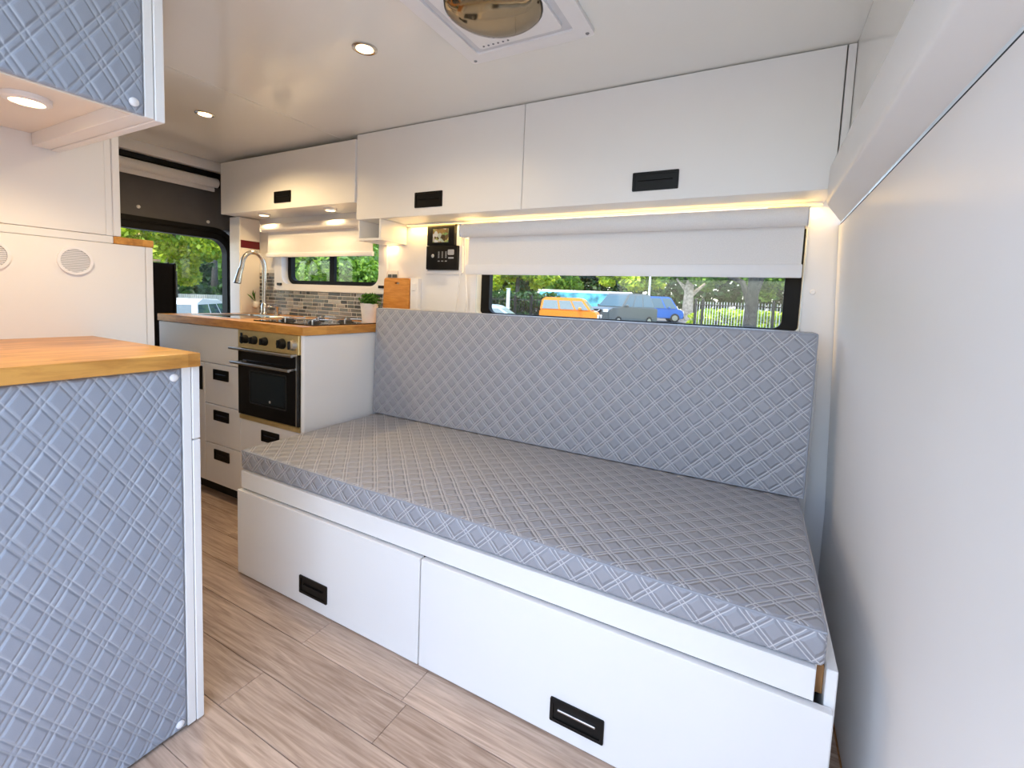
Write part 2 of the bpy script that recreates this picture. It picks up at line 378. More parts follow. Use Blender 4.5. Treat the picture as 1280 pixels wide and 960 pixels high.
# right wall: slightly bulged lower panel, upper lining, ledge
bm = B(); apoly(bm, 'y', [(1.905, -.05), (1.906, .37), (1.888, .85), (1.868, 1.352), (1.95, 1.352), (1.95, -.05)], YF, .893)
wr = build('wall_right', bm, 'wall'); tag(wr, kind='structure')
o = box('upper_lining', 1.850, 1.95, YF, .97, 1.46, 1.93, 'white_gloss', wr, 0)
o = box('joint_gap', 1.872, 1.95, YF, .899, 1.3515, 1.3605, 'gap', wr, 0)
o = build('corner_gap', apoly(B(), 'y', [(1.909, -.05), (1.910, .37), (1.892, .85), (1.872, 1.351), (1.95, 1.351), (1.95, -.05)], .8935, .899), 'gap', wr)
bm = B(); prof = [(1.8655, 1.358, .842), (1.803, 1.379, .640), (1.8045, 1.488, .640), (1.849, 1.492, .692), (1.849, 1.40, .842)]
pa = [bm.verts.new((x, YF, z)) for x, z, y in prof]; pb = [bm.verts.new((x, y, z)) for x, z, y in prof]
bm.faces.new(pa); bm.faces.new(pb[::-1])
for k in range(5): bm.faces.new((pa[k], pa[(k+1) % 5], pb[(k+1) % 5], pb[k]))
ed = [e for e in bm.edges if any(v in (pa[1], pa[2], pb[1], pb[2]) for v in e.verts) and all(v in (pa[1], pa[2], pb[1], pb[2]) for v in e.verts) and e.calc_length() > .5]
bmesh.ops.bevel(bm, geom=ed, offset=.009, segments=4, affect='EDGES', profile=.5)
tr = build('trim_1', bm, 'white', smooth=True); tag(tr, kind='structure')
# ceiling in two sheets
ce = box('ceiling', -1.58, 1.95, YF-.07, .975, 1.862, 1.95, 'white_gloss', bev=0); tag(ce, kind='structure')
box('ceiling_panel', -.288, 1.85, YF, YW, H, 1.862, 'white_gloss', ce, .001)
box('ceiling_panel', -1.41, -.2915, YF, YW, H, 1.862, 'white_gloss', ce, .001)
t2 = box('trim_2', XF+.001, -1.415, -.30, YW, 1.795, 1.861, 'white', bev=.004, seg=2); tag(t2, kind='structure')
wp = box('wall_partition', -1.345, -1.24, .772, YW-.001, 0.001, 1.514, 'cream', bev=.003); tag(wp, kind='structure')
box('edge_trim', -1.346, -1.243, .766, .772, 0.001, 1.514, 'white', wp, .002)
o = box('red_strip', -1.24, -1.236, .772, .895, 1.325, 1.372, 'red', bev=.001, base=(-1.24, .83, 1.325)); tag(o, 'dark red strip stuck on the cream partition beside the tap', 'strip')

# windows --------------------------------------------------------------
w1 = thing('window_1', None, None, (1.11, .94, .985), kind='structure')
build('window_frame', aring(B(), 'y', rrect(.442, 1.783, .987, 1.468, .03), rrect(.492, 1.729, .998, 1.44, .03), .938, .968), 'rubber', w1)
build('reveal_lining', aring(B(), 'y', rrect(.4405, 1.7845, .986, 1.469, .02), rrect(.445, 1.780, .988, 1.465, .02), .897, .938), 'reveal', w1)
box('pane', .485, 1.735, .951, .955, .995, 1.445, 'glass', w1, 0)
w2 = thing('window_2', None, None, (-.6, .94, 1.07), kind='structure')
build('surround', aring(B(), 'y', rrect(-1.075, -.125, 1.068, 1.44, .03), rrect(-1.005, -.185, 1.108, 1.405, .06), .886, .932), 'white', w2, smooth=True)
build('window_frame', aring(B(), 'y', rrect(-1.018, -.172, 1.097, 1.418, .06), rrect(-.975, -.215, 1.132, 1.38, .04), .932, .962), 'rubber', w2, smooth=True)
box('mullion', -.630, -.590, .934, .96, 1.125, 1.385, 'rubber', w2, .004)
box('pane', -.98, -.61, .948, .951, 1.128, 1.384, 'glass', w2, 0); box('pane', -.61, -.21, .953, .956, 1.128, 1.384, 'glass', w2, 0)
for x in (-1.02, -.158): box('blind_clip', x-.022, x+.022, .878, .886, 1.098, 1.113, 'black', w2, .002)
w3 = thing('window_3', None, None, (XF, .37, .70), kind='structure')
build('window_frame', aring(B(), 'x', rrect(-.13, .885, .69, 1.455, .13), rrect(-.05, .832, .78, 1.382, .09), XF-.05, XF+.008), 'rubber', w3, smooth=True)
build('gasket_lip', aring(B(), 'x', rrect(-.115, .870, .705, 1.440, .12), rrect(-.10, .855, .72, 1.425, .11), XF+.008, XF+.016), 'rubber', w3, smooth=True)
box('pane', XF-.03, XF-.026, -.07, .85, .76, 1.40, 'glass', w3, 0)
for (y, z) in ((.345, 1.507), (.72, 1.485), (-.05, 1.52)):
    build('screw', alathe(B(), (XF, y, z), [(.010, 0), (.010, .003), (.006, .006)], 14, 'x'), 'plastic', w3)

# ------------------------------------------------------------------ handles, drawers, doors
def handle(cx, cz, yf, wd, ht, parent, lip=False):
    """recessed black pull on a face looking towards -y"""
    h = build('handle', aring(B(), 'y', rrect(cx-wd/2, cx+wd/2, cz-ht/2, cz+ht/2, .003, 2), rrect(cx-wd/2+.008, cx+wd/2-.008, cz-ht/2+.008, cz+ht/2-.008, .002, 2), yf-.004, yf-.0002), 'black', parent)
    box('recess', cx-wd/2+.004, cx+wd/2-.004, yf-.0012, yf-.0001, cz-ht/2+.004, cz+ht/2-.004, 'black', h, 0)
    box('pull_lip', cx-wd/2+.02, cx+wd/2-.02, yf-.006, yf-.001, cz+.002, cz+.007 if lip else cz+.004, 'steel' if lip else 'black', h, .001)
    return h
def front(name, x0, x1, yf, z0, z1, parent, th=.018, mat='white'):
    return box(name, x0+.0012, x1-.0012, yf, yf+th, z0+.0012, z1-.0012, mat, parent, .0012)

# bench ----------------------------------------------------------------
bn = thing('bench_bed_base', 'long white bench bed base with two wide drawers under the grey cushions', 'bench', (.9, .4, 0))
box('body', 0.008, 1.800, .0315, .82, 0.001, .3925, 'white', bn, .001)
box('shadow_gap', .010, 1.796, .0205, .0312, .318, .328, 'gap', bn, 0)  # near-black strip that paints the shade in the gap above the drawers
d = front('drawer', 0, .8625, 0, .004, .3242, bn, .020); handle(.419, .080, 0, .134, .061, d)
d = front('drawer', .8645, 1.829, 0, .004, .3242, bn, .020); handle(1.342, .075, 0, .134, .060, d, True)
box('rail', .008, 1.797, .0110, .0300, .3285, .3925, 'white', bn, .0015)
box('end_panel', 1.8145, 1.833, .022, .82, 0.001, .394, 'white', bn, .002)
box('wood_block', 1.8005, 1.814, .045, .12, .325, .384, 'ply', bn, .001)
box('back_ledge', -.03, 1.84, .822, .889, 0.001, .905, 'white', bn, .002)

# cushions -------------------------------------------------------------
def cushion(name, x0, x1, y0, y1, z0, z1, bev, label, cat, lean=0., uvface='z'):
    bm = B(); abox(bm, x0, x1, y0, y1, z0, z1)
    bmesh.ops.subdivide_edges(bm, edges=bm.edges[:], cuts=1, use_grid_fill=True)
    es = [e for e in bm.edges if len({tuple(round(c, 3) for c in f.normal) for f in e.link_faces}) > 1]
    bmesh.ops.bevel(bm, geom=es, offset=bev, segments=4, affect='EDGES', profile=.5)
    bm.normal_update(); uvl = bm.loops.layers.uv.new('UVMap')
    for f in bm.faces:
        nx, ny, nz = (abs(c) for c in f.normal)
        for l in f.loops:
            c = l.vert.co
            if nz >= max(nx, ny): l[uvl].uv = (c.x, c.y)
            elif ny >= nx: l[uvl].uv = (c.x, c.z+.012)
            else: l[uvl].uv = (c.y, c.z+.012)
    for v in bm.verts:
        if lean: v.co.y += lean*(v.co.z-z0)
    o = thing(name, label, cat, ((x0+x1)/2, (y0+y1)/2, z0))
    build('cover', bm, 'vinyl', o, smooth=True)
    return o
mx0, mx1, my0, my1, mz0, mz1 = -.006, 1.812, .0165, .812, .3935, .468
mat_ = cushion('seat_cushion', mx0, mx1, my0, my1, mz0, mz1, .013, 'long flat grey quilted seat cushion lying on the white bench', 'cushion')
e = .004
for z in (mz1-.0045,):
    pts = [(mx0+e, my0+e, z), (mx1-e, my0+e, z), (mx1-e, my1-e, z), (mx0+e, my1-e, z)]
    bm = B()
    for a, b in zip(pts, pts[1:]+pts[:1]): acyl(bm, a, b, .0028, n=8)
    build('piping', bm, 'vinyl_plain', mat_, smooth=True)
bk = cushion('back_cushion', -.0295, 1.824, .700, .800, .4695, .998, .012, 'upright grey quilted back cushion standing on the seat cushion under the wide window', 'cushion', lean=.028)
pts = [(-.0255, .7035, .4735), (1.820, .7035, .4735), (1.820, .7035+.015, .994), (-.0255, .7035+.015, .994)]
bm = B()
for a, b in zip(pts, pts[1:]+pts[:1]): acyl(bm, a, b, .0028, n=8)
build('piping', bm, 'vinyl_plain', bk, smooth=True)

# quilted panels with real relief -----------------------------------------
def quilt_panel(name, x, y0, y1, z0, z1, parent, res=.0017, th=.010, dy=0.):
    ny = int((y1-y0)/res)+1; nz = int((z1-z0)/res)+1
    yy, zz = np.meshgrid(np.linspace(y0, y1, ny), np.linspace(z0, z1, nz), indexing='ij')
    U, V = (yy+dy)/.0525, zz/.080
    h = np.full_like(yy, 1.)
    def sm(t): t = np.clip(t, 0, 1); return t*t*(3-2*t)
    for s in (1, -1):
        f = np.mod(U+s*V, 1.); c = np.abs(f-.5); dd = np.abs(c-(.5-.13))
        prof = sm(dd/.085); prof = np.where(c > .37, prof*.72, prof)
        h = np.minimum(h, prof)
    bulge = 1-.25*(np.cos(2*PI*(U+V))*.5+.5)*(np.cos(2*PI*(U-V))*.5+.5)
    edge = sm(np.minimum.reduce([yy-y0, y1-yy, zz-z0, z1-zz])/.006)
    xx = x - .0036 + .0036*h*bulge*edge
    xx = np.where(edge <= 0, x-.006, xx)
    co = np.stack([xx, yy, zz], -1).reshape(-1, 3)
    off = ORG[parent.name]; co = co-np.array(off)
    idx = np.arange(ny*nz).reshape(ny, nz)
    q = np.stack([idx[:-1, :-1], idx[1:, :-1], idx[1:, 1:], idx[:-1, 1:]], -1).reshape(-1, 4)
    me = bpy.data.meshes.new(name); me.vertices.add(len(co)); me.vertices.foreach_set('co', co.ravel())
    me.loops.add(q.size); me.loops.foreach_set('vertex_index', q.ravel().astype(np.int32))
    me.polygons.add(len(q)); me.polygons.foreach_set('loop_start', np.arange(0, q.size, 4, dtype=np.int32)); me.polygons.foreach_set('loop_total', np.full(len(q), 4, np.int32))
    uvl = me.uv_layers.new(name='UVMap'); uvs = np.stack([(yy+dy), zz], -1).reshape(-1, 2)[q.ravel()]; uvl.data.foreach_set('uv', uvs.ravel())
    me.polygons.foreach_set('use_smooth', np.ones(len(q), bool)); me.update(); me.validate()
    o = link(name, me, 'vinyl_panel', parent)
    box('backing', x-th, x-.0062, y0+.0005, y1-.0005, z0+.0005, z1-.0005, 'vinyl_plain', o, 0)
    return o
def snap(y, z, x, parent):
    build('snap_button', alathe(B(), (x-.001, y, z), [(.0085, 0), (.0085, .003), (.006, .0055), (.001, .0062)], 20, 'x'), 'plastic', parent, smooth=True)

# left base unit -------------------------------------------------------------
XQ = .512
lu = thing('base_cabinet', 'white base cabinet whose end is covered in blue-grey quilted vinyl', 'cabinet', (.25, -.7, 0))
box('body', -.018, XQ-.0105, YF+.005, -.4085, 0.012, .8785, 'white', lu, .001)
box('end_frame', XQ-.0105, XQ-.001, -.4265, -.4085, 0.004, .8785, 'white', lu, .001)
box('plinth', .0, XQ-.012, YF+.005, -.44, 0.001, .012, 'gap', lu, 0)
box('drawer', -.016, XQ+.001, -.4070, -.3905, .7085, .8785, 'white', lu, .0015)
box('drawer', -.016, XQ+.001, -.4070, -.3905, .004, .7055, 'white', lu, .0015)
qp = quilt_panel('quilted_panel', XQ, YF+.006, -.4275, .006, .876, lu, dy=.633+.0)
snap(-.444, .858, XQ, qp); snap(-.444, .024, XQ, qp); snap(-.85, .858, XQ, qp)
wt = thing('wooden_worktop', 'oiled wooden worktop on the quilted-end cabinet', 'worktop', (.25, -.7, .8795))
box('board', -.0225, .5245, YF+.005, -.3935, .8795, .9114, 'counter_y', wt, .003, 2)

# left tall unit (vent panel) ------------------------------------------------
XT = -.0235
tu = thing('tall_cabinet', 'tall white cabinet with two round vents behind the wooden worktop', 'cabinet', (-.3, -.65, 0))
box('body', -.62, XT, YF+.005, -.2620, .001, 1.1785, 'white', tu, .0015)
box('door', -.62, XT+.0003, -.2605, -.2420, .02, 1.1785, 'white', tu, .0015)
box('wood_top', -.62, XT, -.3385, -.2385, 1.1795, 1.2005, 'counter', tu, .002)
box('top_rail', -.62, XT-.001, YF+.005, -.3395, 1.1795, 1.2005, 'white', tu, .002)
def vent(y, z):
    v = build('round_vent', aring(B(), 'x', [(y+.0385*math.cos(2*PI*k/40), z+.0385*math.sin(2*PI*k/40)) for k in range(40)], [(y+.0315*math.cos(2*PI*k/40), z+.0315*math.sin(2*PI*k/40)) for k in range(40)], XT+.0002, XT+.006), 'plastic', tu)
    build('backing', alathe(B(), (XT+.0002, y, z), [(.0315, 0), (.0315, .0006)], 40, 'x'), 'mark', v)
    for k in range(-6, 7):
        zz = k*.0047; hw = math.sqrt(max(.0308**2-zz**2, 0))
        box('slat', XT+.001, XT+.004, y-hw, y+hw, z+zz-.0013, z+zz+.0013, 'plastic', v, 0)
vent(-.428, 1.121); vent(-.590, 1.121)
uu = thing('tall_wall_cabinet', 'white wall cabinet standing above the vented tall cabinet', 'cabinet', (-.3, -.7, 1.201))
box('body', -.62, XT, YF+.005, -.3565, 1.2015, 1.849, 'white', uu, .0015)
box('door', -.62, XT+.0015, -.3400, -.3220, 1.2015, 1.849, 'white', uu, .0015)
box('filler', -.62, XT-.002, -.3560, -.3405, 1.2015, 1.849, 'white', uu, .0005)

# left upper cabinet --------------------------------------------------------
lc = thing('quilted_wall_cabinet', 'white wall cabinet with blue-grey quilted vinyl end above the wooden worktop', 'cabinet', (.25, -.8, 1.406))
box('body', -.0215, XQ-.0105, YF+.005, -.5050, 1.437, 1.849, 'cream', lc, .001)
box('side_frame', -.0215, XQ-.0105, -.5048, -.4705, 1.4065, 1.849, 'white', lc, .001)
box('end_frame', XQ-.0105, XQ-.001, -.4865, -.4705, 1.4065, 1.849, 'white', lc, .001)
box('end_lip', XQ-.024, XQ-.0107, YF+.005, -.5052, 1.4065, 1.4365, 'cream', lc, .001)
box('door', -.0215, XQ+.001, -.4690, -.4510, 1.4045, 1.849, 'white', lc, .0015)
qp = quilt_panel('quilted_panel', XQ, YF+.006, -.4870, 1.4085, 1.849, lc, dy=.633)
snap(-.506, 1.428, XQ, qp)
def puck(x, y, z, label, r=.036, group=None, e=3.2):
    t = thing('puck_light', label, 'light', (x, y, z), group=group)
    build('rim', alathe(B(), (x, y, z-.0003), [(r, 0), (r, -.009), (r*.86, -.012), (r*.72, -.012), (r*.70, -.009)], 32), 'plastic', t, smooth=True)
    build('lens', alathe(B(), (x, y, z-.0093), [(r*.69, 0), (r*.66, -.002)], 32), 'led', t)
    lamp('puck_lamp', 'SPOT', (x, y, z-.016), e, WARM, .02, (x, y, z-1), spot_size=2.6, spot_blend=.6)
puck(.296, -.600, 1.437, 'small round warm light under the quilted wall cabinet', r=.038, e=4.5)

# kitchen run --------------------------------------------------------------
KY = .3143; KX1 = -.038
kt = thing('kitchen_cabinet', 'white kitchen base cabinet with a column of drawers left of the oven', 'cabinet', (-.88, .6, 0))
box('body', -1.232, -.4985, KY+.0185, .895, .075, .875, 'white', kt, .001)
box('plinth', -1.232, -.4985, KY+.05, .895, .001, .075, 'gap', kt, 0)
front('fascia', -1.232, -.497, KY, .690, .874, kt)
for (z0, z1, hz) in ((.484, .688, .636), (.282, .482, .430), (.076, .280, .229)):
    d = front('drawer', -.795, -.497, KY, z0, z1, kt); handle(-.652, hz, KY, .128, .052, d)
d = front('door', -1.232, -.797, KY, .076, .688, kt)
bm = B(); abox(bm, -.868, -.812, KY-.004, KY-.0002, .545, .667, .002); build('handle', bm, 'black', d)
ov_c = thing('oven_housing', 'white housing cabinet with one drawer around the oven, next to the bench', 'cabinet', (-.26, .6, 0))
box('side_panel', -.4965, -.494, KY+.001, .895, .076, .876, 'white', ov_c, 0)
box('end_panel', KX1-.017, KX1, KY-.001, .895, .001, .876, 'white', ov_c, .003)
bm = B(); acyl(bm, (KX1-.010, KY+.002, .001), (KX1-.010, KY+.002, .876), .0105, n=20); build('corner_post', bm, 'white', ov_c, smooth=True)
box('shelf', -.494, KX1-.017, KY+.02, .895, .425, .448, 'white', ov_c, 0)
box('plinth', -.494, KX1-.017, KY+.05, .895, .001, .075, 'gap', ov_c, 0)
d = front('drawer', -.496, KX1-.022, KY, .076, .448, ov_c); handle(-.270, .392, KY, .128, .052, d)
# worktop
kw = thing('kitchen_worktop', 'oiled wooden kitchen worktop with the sink and hob let into it', 'worktop', (-.6, .6, .876))
SX = (-1.075, -.665, .405, .735); HX = (-.475, -.075, .385, .745)
def slab(bm, x0, x1, y0, y1, z0, z1, hole): return holed(bm, 'z', x0, x1, y0, y1, z0, z1, [hole])
build('board', slab(B(), -1.238, -.4945, KY-.004, .899, .8765, .9128, SX), 'counter', kw)
build('board', slab(B(), -.4938, KX1+.004, KY-.014, .899, .8765, .9128, HX), 'counter', kw)
box('end_strip', KX1+.0042, KX1+.0075, KY-.014, .80, .8765, .9135, 'counter_y', kw, .001)
# sink
sk = thing('kitchen_sink', 'dark inset sink in the wooden kitchen worktop', 'sink', (-.87, .57, .80))
build('rim', aring(B(), 'z', rrect(SX[0]-.012, SX[1]+.012, SX[2]-.012, SX[3]+.012, .03), rrect(SX[0]+.012, SX[1]-.012, SX[2]+.012, SX[3]-.012, .03), .9130, .9155), 'steel', sk)
bm = B(); aring(bm, 'z', rrect(SX[0]+.008, SX[1]-.008, SX[2]+.008, SX[3]-.008, .03), rrect(SX[0]+.013, SX[1]-.013, SX[2]+.013, SX[3]-.013, .03), .885, .9128)
build('bowl', bm, 'steel', sk)
box('glass_cover', SX[0]+.013, SX[1]-.013, SX[2]+.013, SX[3]-.013, .9050, .9110, 'blackglass', sk, .002)
# tap
tp = thing('kitchen_tap', 'tall satin gooseneck tap with pull-down spray beside the sink', 'tap', (-1.045, .80, .9130))
build('base', alathe(B(), (-1.045, .80, .9130), [(.026, 0), (.026, .008), (.019, .014), (.019, .06), (.013, .07)], 24), 'chrome', tp, smooth=True)
pts = [(-1.045, .80, .97), (-1.045, .80, 1.20)]
for k in range(1, 13):
    a = PI*k/12; pts.append((-1.045-.012*(1-math.cos(a)), .80-.062*(1-math.cos(a)), 1.20+.088*math.sin(a)))
pts.append((-1.071, .668, 1.175))
build('neck', atube(B(), pts, .0125, 12), 'chrome', tp, smooth=True)
build('spray_head', atube(B(), [(-1.070, .669, 1.185), (-1.072, .660, 1.15), (-1.075, .650, 1.10)], .015, 14, [.014, .016, .021]), 'chrome', tp, smooth=True)
build('spray_face', atube(B(), [(-1.075, .650, 1.1005), (-1.0753, .6495, 1.096)], .018, 14), 'black', tp)
build('lever', atube(B(), [(-1.03, .80, .955), (-.99, .79, .965)], .006, 8), 'chrome', tp, smooth=True)
sd = thing('soap_dispenser', 'small chrome soap dispenser on the worktop next to the tap', 'soap dispenser', (-.94, .81, .9130))
build('body', alathe(B(), (-.94, .81, .9130), [(.016, 0), (.016, .006), (.009, .010), (.009, .045), (.012, .05)], 18), 'chrome', sd, smooth=True)
build('spout', atube(B(), [(-.94, .81, .958), (-.94, .81, .972), (-.945, .77, .968)], .006, 8), 'chrome', sd, smooth=True)
vz = thing('bud_vase', 'little white bud vase with a green sprig fixed to the cream partition', 'vase', (-1.2395, .852, .945))
build('bowl', alathe(B(), (-1.216, .852, .945), [(.004, 0), (.018, .008), (.0225, .022), (.018, .038), (.010, .044)], 20), 'pot', vz, smooth=True)
bm = B(); random.seed(3)
for k in range(5):
    a = random.uniform(0, 6.28); tip = Vector((-1.216+.018*math.cos(a)+.008, .852-.035+.03*math.sin(a), .945+random.uniform(.09, .125)))
    b0 = Vector((-1.216, .852, .985)); mid = (b0+tip)/2+Vector((0, -.008, .012)); s = Vector((math.sin(a), math.cos(a), 0))*.006
    v = [bm.verts.new(p) for p in (b0, mid-s, tip, mid+s)]; bm.faces.new(v)
build('sprig', bm, 'leaf_in', vz)
# hob
hb = thing('gas_hob', 'black glass gas hob with steel pan supports in the kitchen worktop', 'hob', (-.275, .61, .9132))
box('glass_top', HX[0]-.012, HX[1]+.012, HX[2]-.012, HX[3]+.012, .9132, .9185, 'blackglass', hb, .002)
for (x, y, r) in ((-.37, .475, .036), (-.18, .475, .030), (-.37, .66, .030), (-.18, .66, .040)):
    b = build('burner', alathe(B(), (x, y, .9187), [(r, 0), (r*.95, .004), (r*.8, .005), (r*.75, .010), (r*.2, .011)], 24), 'steelblack', hb, smooth=True)
    for k in range(4):
        a = PI/4+k*PI/2; ca, sa = math.cos(a), math.sin(a)
        bm = atube(B(), [(x+ca*.078, y+sa*.078, .9188), (x+ca*.078, y+sa*.078, .934), (x+ca*.022, y+sa*.022, .934)], .0032, 6)
        build('pan_support', bm, 'steel', hb)
# oven
ov = thing('built_in_oven', 'black glass built-in oven with brassy control fascia and steel handles', 'oven', (-.265, .6, .449))
OX0, OX1 = -.4925, KX1-.0225
box('body', OX0+.006, OX1-.006, KY+.004, .86, .4495, .872, 'steelblack', ov, 0)
fa = box('fascia', OX0, OX1, KY-.012, KY+.0035, .790, .8745, 'brass', ov, .002)
def knob(x, z, r, parent, mat='black'):
    k = build('knob', alathe(B(), (x, KY-.0122, z), [(r, 0), (r, -.006), (r*.8, -.020), (r*.6, -.022)], 24, 'y'), mat, parent, smooth=True)
    box('grip', x-.004, x+.004, KY-.042, KY-.033, z-r*.75, z+r*.75, 'black', k, .002)
for x in (-.428, -.362, -.286): knob(x, .833, .0195, fa)
knob(-.166, .832, .023, fa); knob(-.092, .832, .0235, fa, 'steel')
for z in (.820, .851): box('switch', -.470, -.454, KY-.016, KY-.0122, z-.010, z+.010, 'black', fa, .002)
dr = box('door', OX0+.001, OX1-.001, KY-.014, KY+.0035, .475, .786, 'blackglass', ov, .003)
box('window', -.388, -.150, KY-.0152, KY-.0142, .548, .682, 'ovenglass', dr, 0)
build('window_border', aring(B(), 'y', rrect(-.402, -.136, .536, .694, .006, 2), rrect(-.396, -.142, .542, .688, .005, 2), KY-.0156, KY-.0143), 'steelblack', dr)
for (x, zz) in ((-.252, .561),): build('latch_dot', alathe(B(), (x, KY-.0156, zz), [(.006, 0), (.004, -.002)], 12, 'y'), 'steel', dr)
for (z, xa, xb) in ((.789, OX0-.012, OX1), (.724, OX0-.004, OX1-.02)):
    bm = B(); atube(bm, [(xa, KY-.045, z), (xb, KY-.045, z)], .0065, 12)
    for x in (xa+.03, xb-.012): atube(bm, [(x, KY-.045, z), (x, KY-.0145, z)], .0055, 8)
    build('handle_bar', bm, 'steel', dr, smooth=True)
box('lower_trim', OX0+.001, OX1-.001, KY-.008, KY+.0035, .4505, .472, 'brass', ov, .001)
box('side_trim', OX1-.014, OX1-.009, KY-.0160, KY-.0143, .478, .784, 'steel', ov, 0)

# backsplash -----------------------------------------------------------
bs = thing('tile_backsplash', 'grey glass mosaic backsplash behind the sink and hob', 'backsplash', (-.6, .895, .914))
box('grout', -1.235, -.055, .8935, .8995, .9135, 1.0675, 'grout', bs, 0); box('grout', -1.235, -1.078, .8935, .8995, 1.0676, 1.195, 'grout', bs, 0)
box('grout', -.122, -.055, .8935, .8995, 1.0676, 1.195, 'grout', bs, 0)
random.seed(11); tc = {}
def tile(x0, x1, z0, z1):
    L = round(x1-x0, 3)
    if L not in tc:
        bm = abox(B(), -L/2, L/2, -.003, .0, 0, z1-z0, .0012); me = bpy.data.meshes.new('tile'); bm.to_mesh(me); bm.free(); tc[L] = me
    link('tile', tc[L], 'tile', bs, Vector(((x0+x1)/2, .8936, z0))-ORG[bs.name])
rh = .0222
for k in range(7):
    z0 = .9145+k*rh; x = -1.233
    while x < -.066:
        L = random.choice((.018, .034, .05, .066, .082, .098)); x1 = min(x+L, -.057)
        if x1-x > .01: tile(x, round(x1, 3), z0, z0+rh-.0048)
        x = x1+.004
for k in range(6):
    z0 = .9145+(7+k)*rh-.001
    if z0+rh > 1.197: break
    for (a, b) in ((-1.233, -1.079), (-.121, -.057)):
        x = a
        while x < b-.012:
            L = random.choice((.026, .034, .05)); x1 = min(x+L, b); tile(x, round(x1, 3), z0, z0+rh-.0048); x = x1+.004

# upper cabinets ------------------------------------------------------------
UY = .699; UB = 1.432
uc = thing('overhead_cabinet', 'long white overhead cabinet with two doors above the wide bench window', 'cabinet', (.83, .8, UB))
box('body', -.157, 1.822, UY+.0185, .895, UB+.001, 1.846, 'white', uc, .001)
d = box('door', -.157, .7712, UY, UY+.018, UB, 1.845, 'white', uc, .0015); handle(.297, 1.5025, UY, .157, .069, d)
d = box('door', .7738, 1.8245, UY, UY+.018, UB, 1.845, 'white', uc, .0015); handle(1.299, 1.5005, UY, .158, .065, d)
box('end_filler', 1.8285, 1.8485, UY+.003, UY+.03, 1.46, 1.846, 'white', uc, .001)
ku = thing('kitchen_overhead_cabinet', 'shorter white overhead cabinet with one door above the kitchen window', 'cabinet', (-.72, .8, 1.517))
box('body', -1.300, -.160, .7075, .895, 1.518, 1.824, 'white', ku, .001)
d = box('door', -1.302, -.159, .689, .7070, 1.517, 1.823, 'white', ku, .0015); handle(-.714, 1.582, .689, .143, .062, d)
puck(-.995, .765, 1.518, 'small round warm light under the kitchen overhead cabinet, on the tap side', .034, e=1.8)
puck(-.43, .77, 1.518, 'small round warm light under the kitchen overhead cabinet, over the hob', .034, e=1.8)
cb = thing('open_cubby', 'small open white cubby box fixed under the overhead cabinet', 'cubby', (-.06, .8, 1.33))
CX0, CX1, CZ0 = -.150, .003, 1.329
box('base', CX0, CX1, UY+.006, .895, CZ0, CZ0+.012, 'white', cb, .001)
box('side', CX0, CX0+.010, UY+.006, .895, CZ0+.0122, UB-.001, 'white', cb, .001)
box('side', CX1-.012, CX1, UY+.006, .895, CZ0+.0122, UB-.001, 'white', cb, .001)
box('back', CX0+.0102, CX1-.0122, .86, .87, CZ0+.0122, UB-.001, 'white', cb, 0)
lamp('cubby_lamp', 'AREA', (-.09, .868, 1.325), .13, (1, .60, .25), .05, (-.09, .9, 1.0))
# led strip
ls = thing('led_strip', 'glowing warm strip light along the wall under the long overhead cabinet', 'strip light', (.95, .875, UB))
box('channel', .02, 1.815, .872, .882, UB-.008, UB-.001, 'plastic', ls, 0)
box('diffuser', .02, 1.815, .8735, .8805, UB-.0105, UB-.0082, 'ledstrip', ls, 0)
l = lamp('strip_lamp', 'AREA', (.92, .876, UB-.012), 3.0, (1, .61, .18), 1.78, (.92, .885, 1.0), shape='RECTANGLE', size_y=.008)

# blinds -----------------------------------------------------------------
def blind(name, label, x0, x1, y, zr, rr, zb, zbar, x1f=None):
    t = thing(name, label, 'blind', ((x0+x1)/2, y, zr))
    bm = B(); acyl(bm, (x0, y, zr), (x1, y, zr), rr, n=28); build('roller', bm, 'blind', t, smooth=True)
    for xx in (x0, x1): box('bracket', xx-.004 if xx == x0 else xx+.001, xx-.001 if xx == x0 else xx+.004, y-rr, .895, zr-rr, zr+rr*.9, 'plastic', t, .001)
    xf = x1f or x1
    box('fabric', x0+.018, xf-.004, y-.002+rr*.7, y+rr*.7, zbar, zr-rr*.5, 'blind', t, 0)
    box('bottom_bar', x0+.006, xf, y-.008+rr*.7, y+.006+rr*.7, zb, zbar, 'plastic', t, .004, 2)
    return t
b1 = blind('roller_blind', 'wide white roller blind half lowered over the bench window', .405, 1.772, .828, 1.378, .032, 1.176, 1.222)
for (xa, xb, n) in ((.372, .352, 0), (.398, .408, 1)):
    pts = [(.385+.01*n, .85, 1.35), (xa, .862, 1.2), (xb, .868, 1.05), (xb-.01, .868, .96)]
    build('pull_cord', atube(B(), pts, .0026 if n == 0 else .004, 6), 'cord', b1)
blind('kitchen_roller_blind', 'white roller blind half lowered over the kitchen window', -1.088, -.18, .825, 1.444, .024, 1.268, 1.294)
t = thing('front_roller_blind', 'rolled-up cream blind on the dark panel above the front window', 'blind', (-1.45, .4, 1.72))
bm = B(); acyl(bm, (-1.452, -.1, 1.728), (-1.452, .752, 1.728), .028, n=24); build('roller', bm, 'blind', t, smooth=True)
box('bottom_bar', -1.458, -1.446, -.08, .735, 1.672, 1.694, 'blind', t, .003); box('fabric', -1.453, -1.451, -.08, .735, 1.694, 1.712, 'blind', t, 0)
for yy in (-.108, .754): box('bracket', XF+.001, -1.43, yy, yy+.006, 1.70, 1.76, 'black', t, .001)
box('head_rail', XF+.001, -1.45, -.12, .80, 1.762, 1.792, 'black', t, .002)

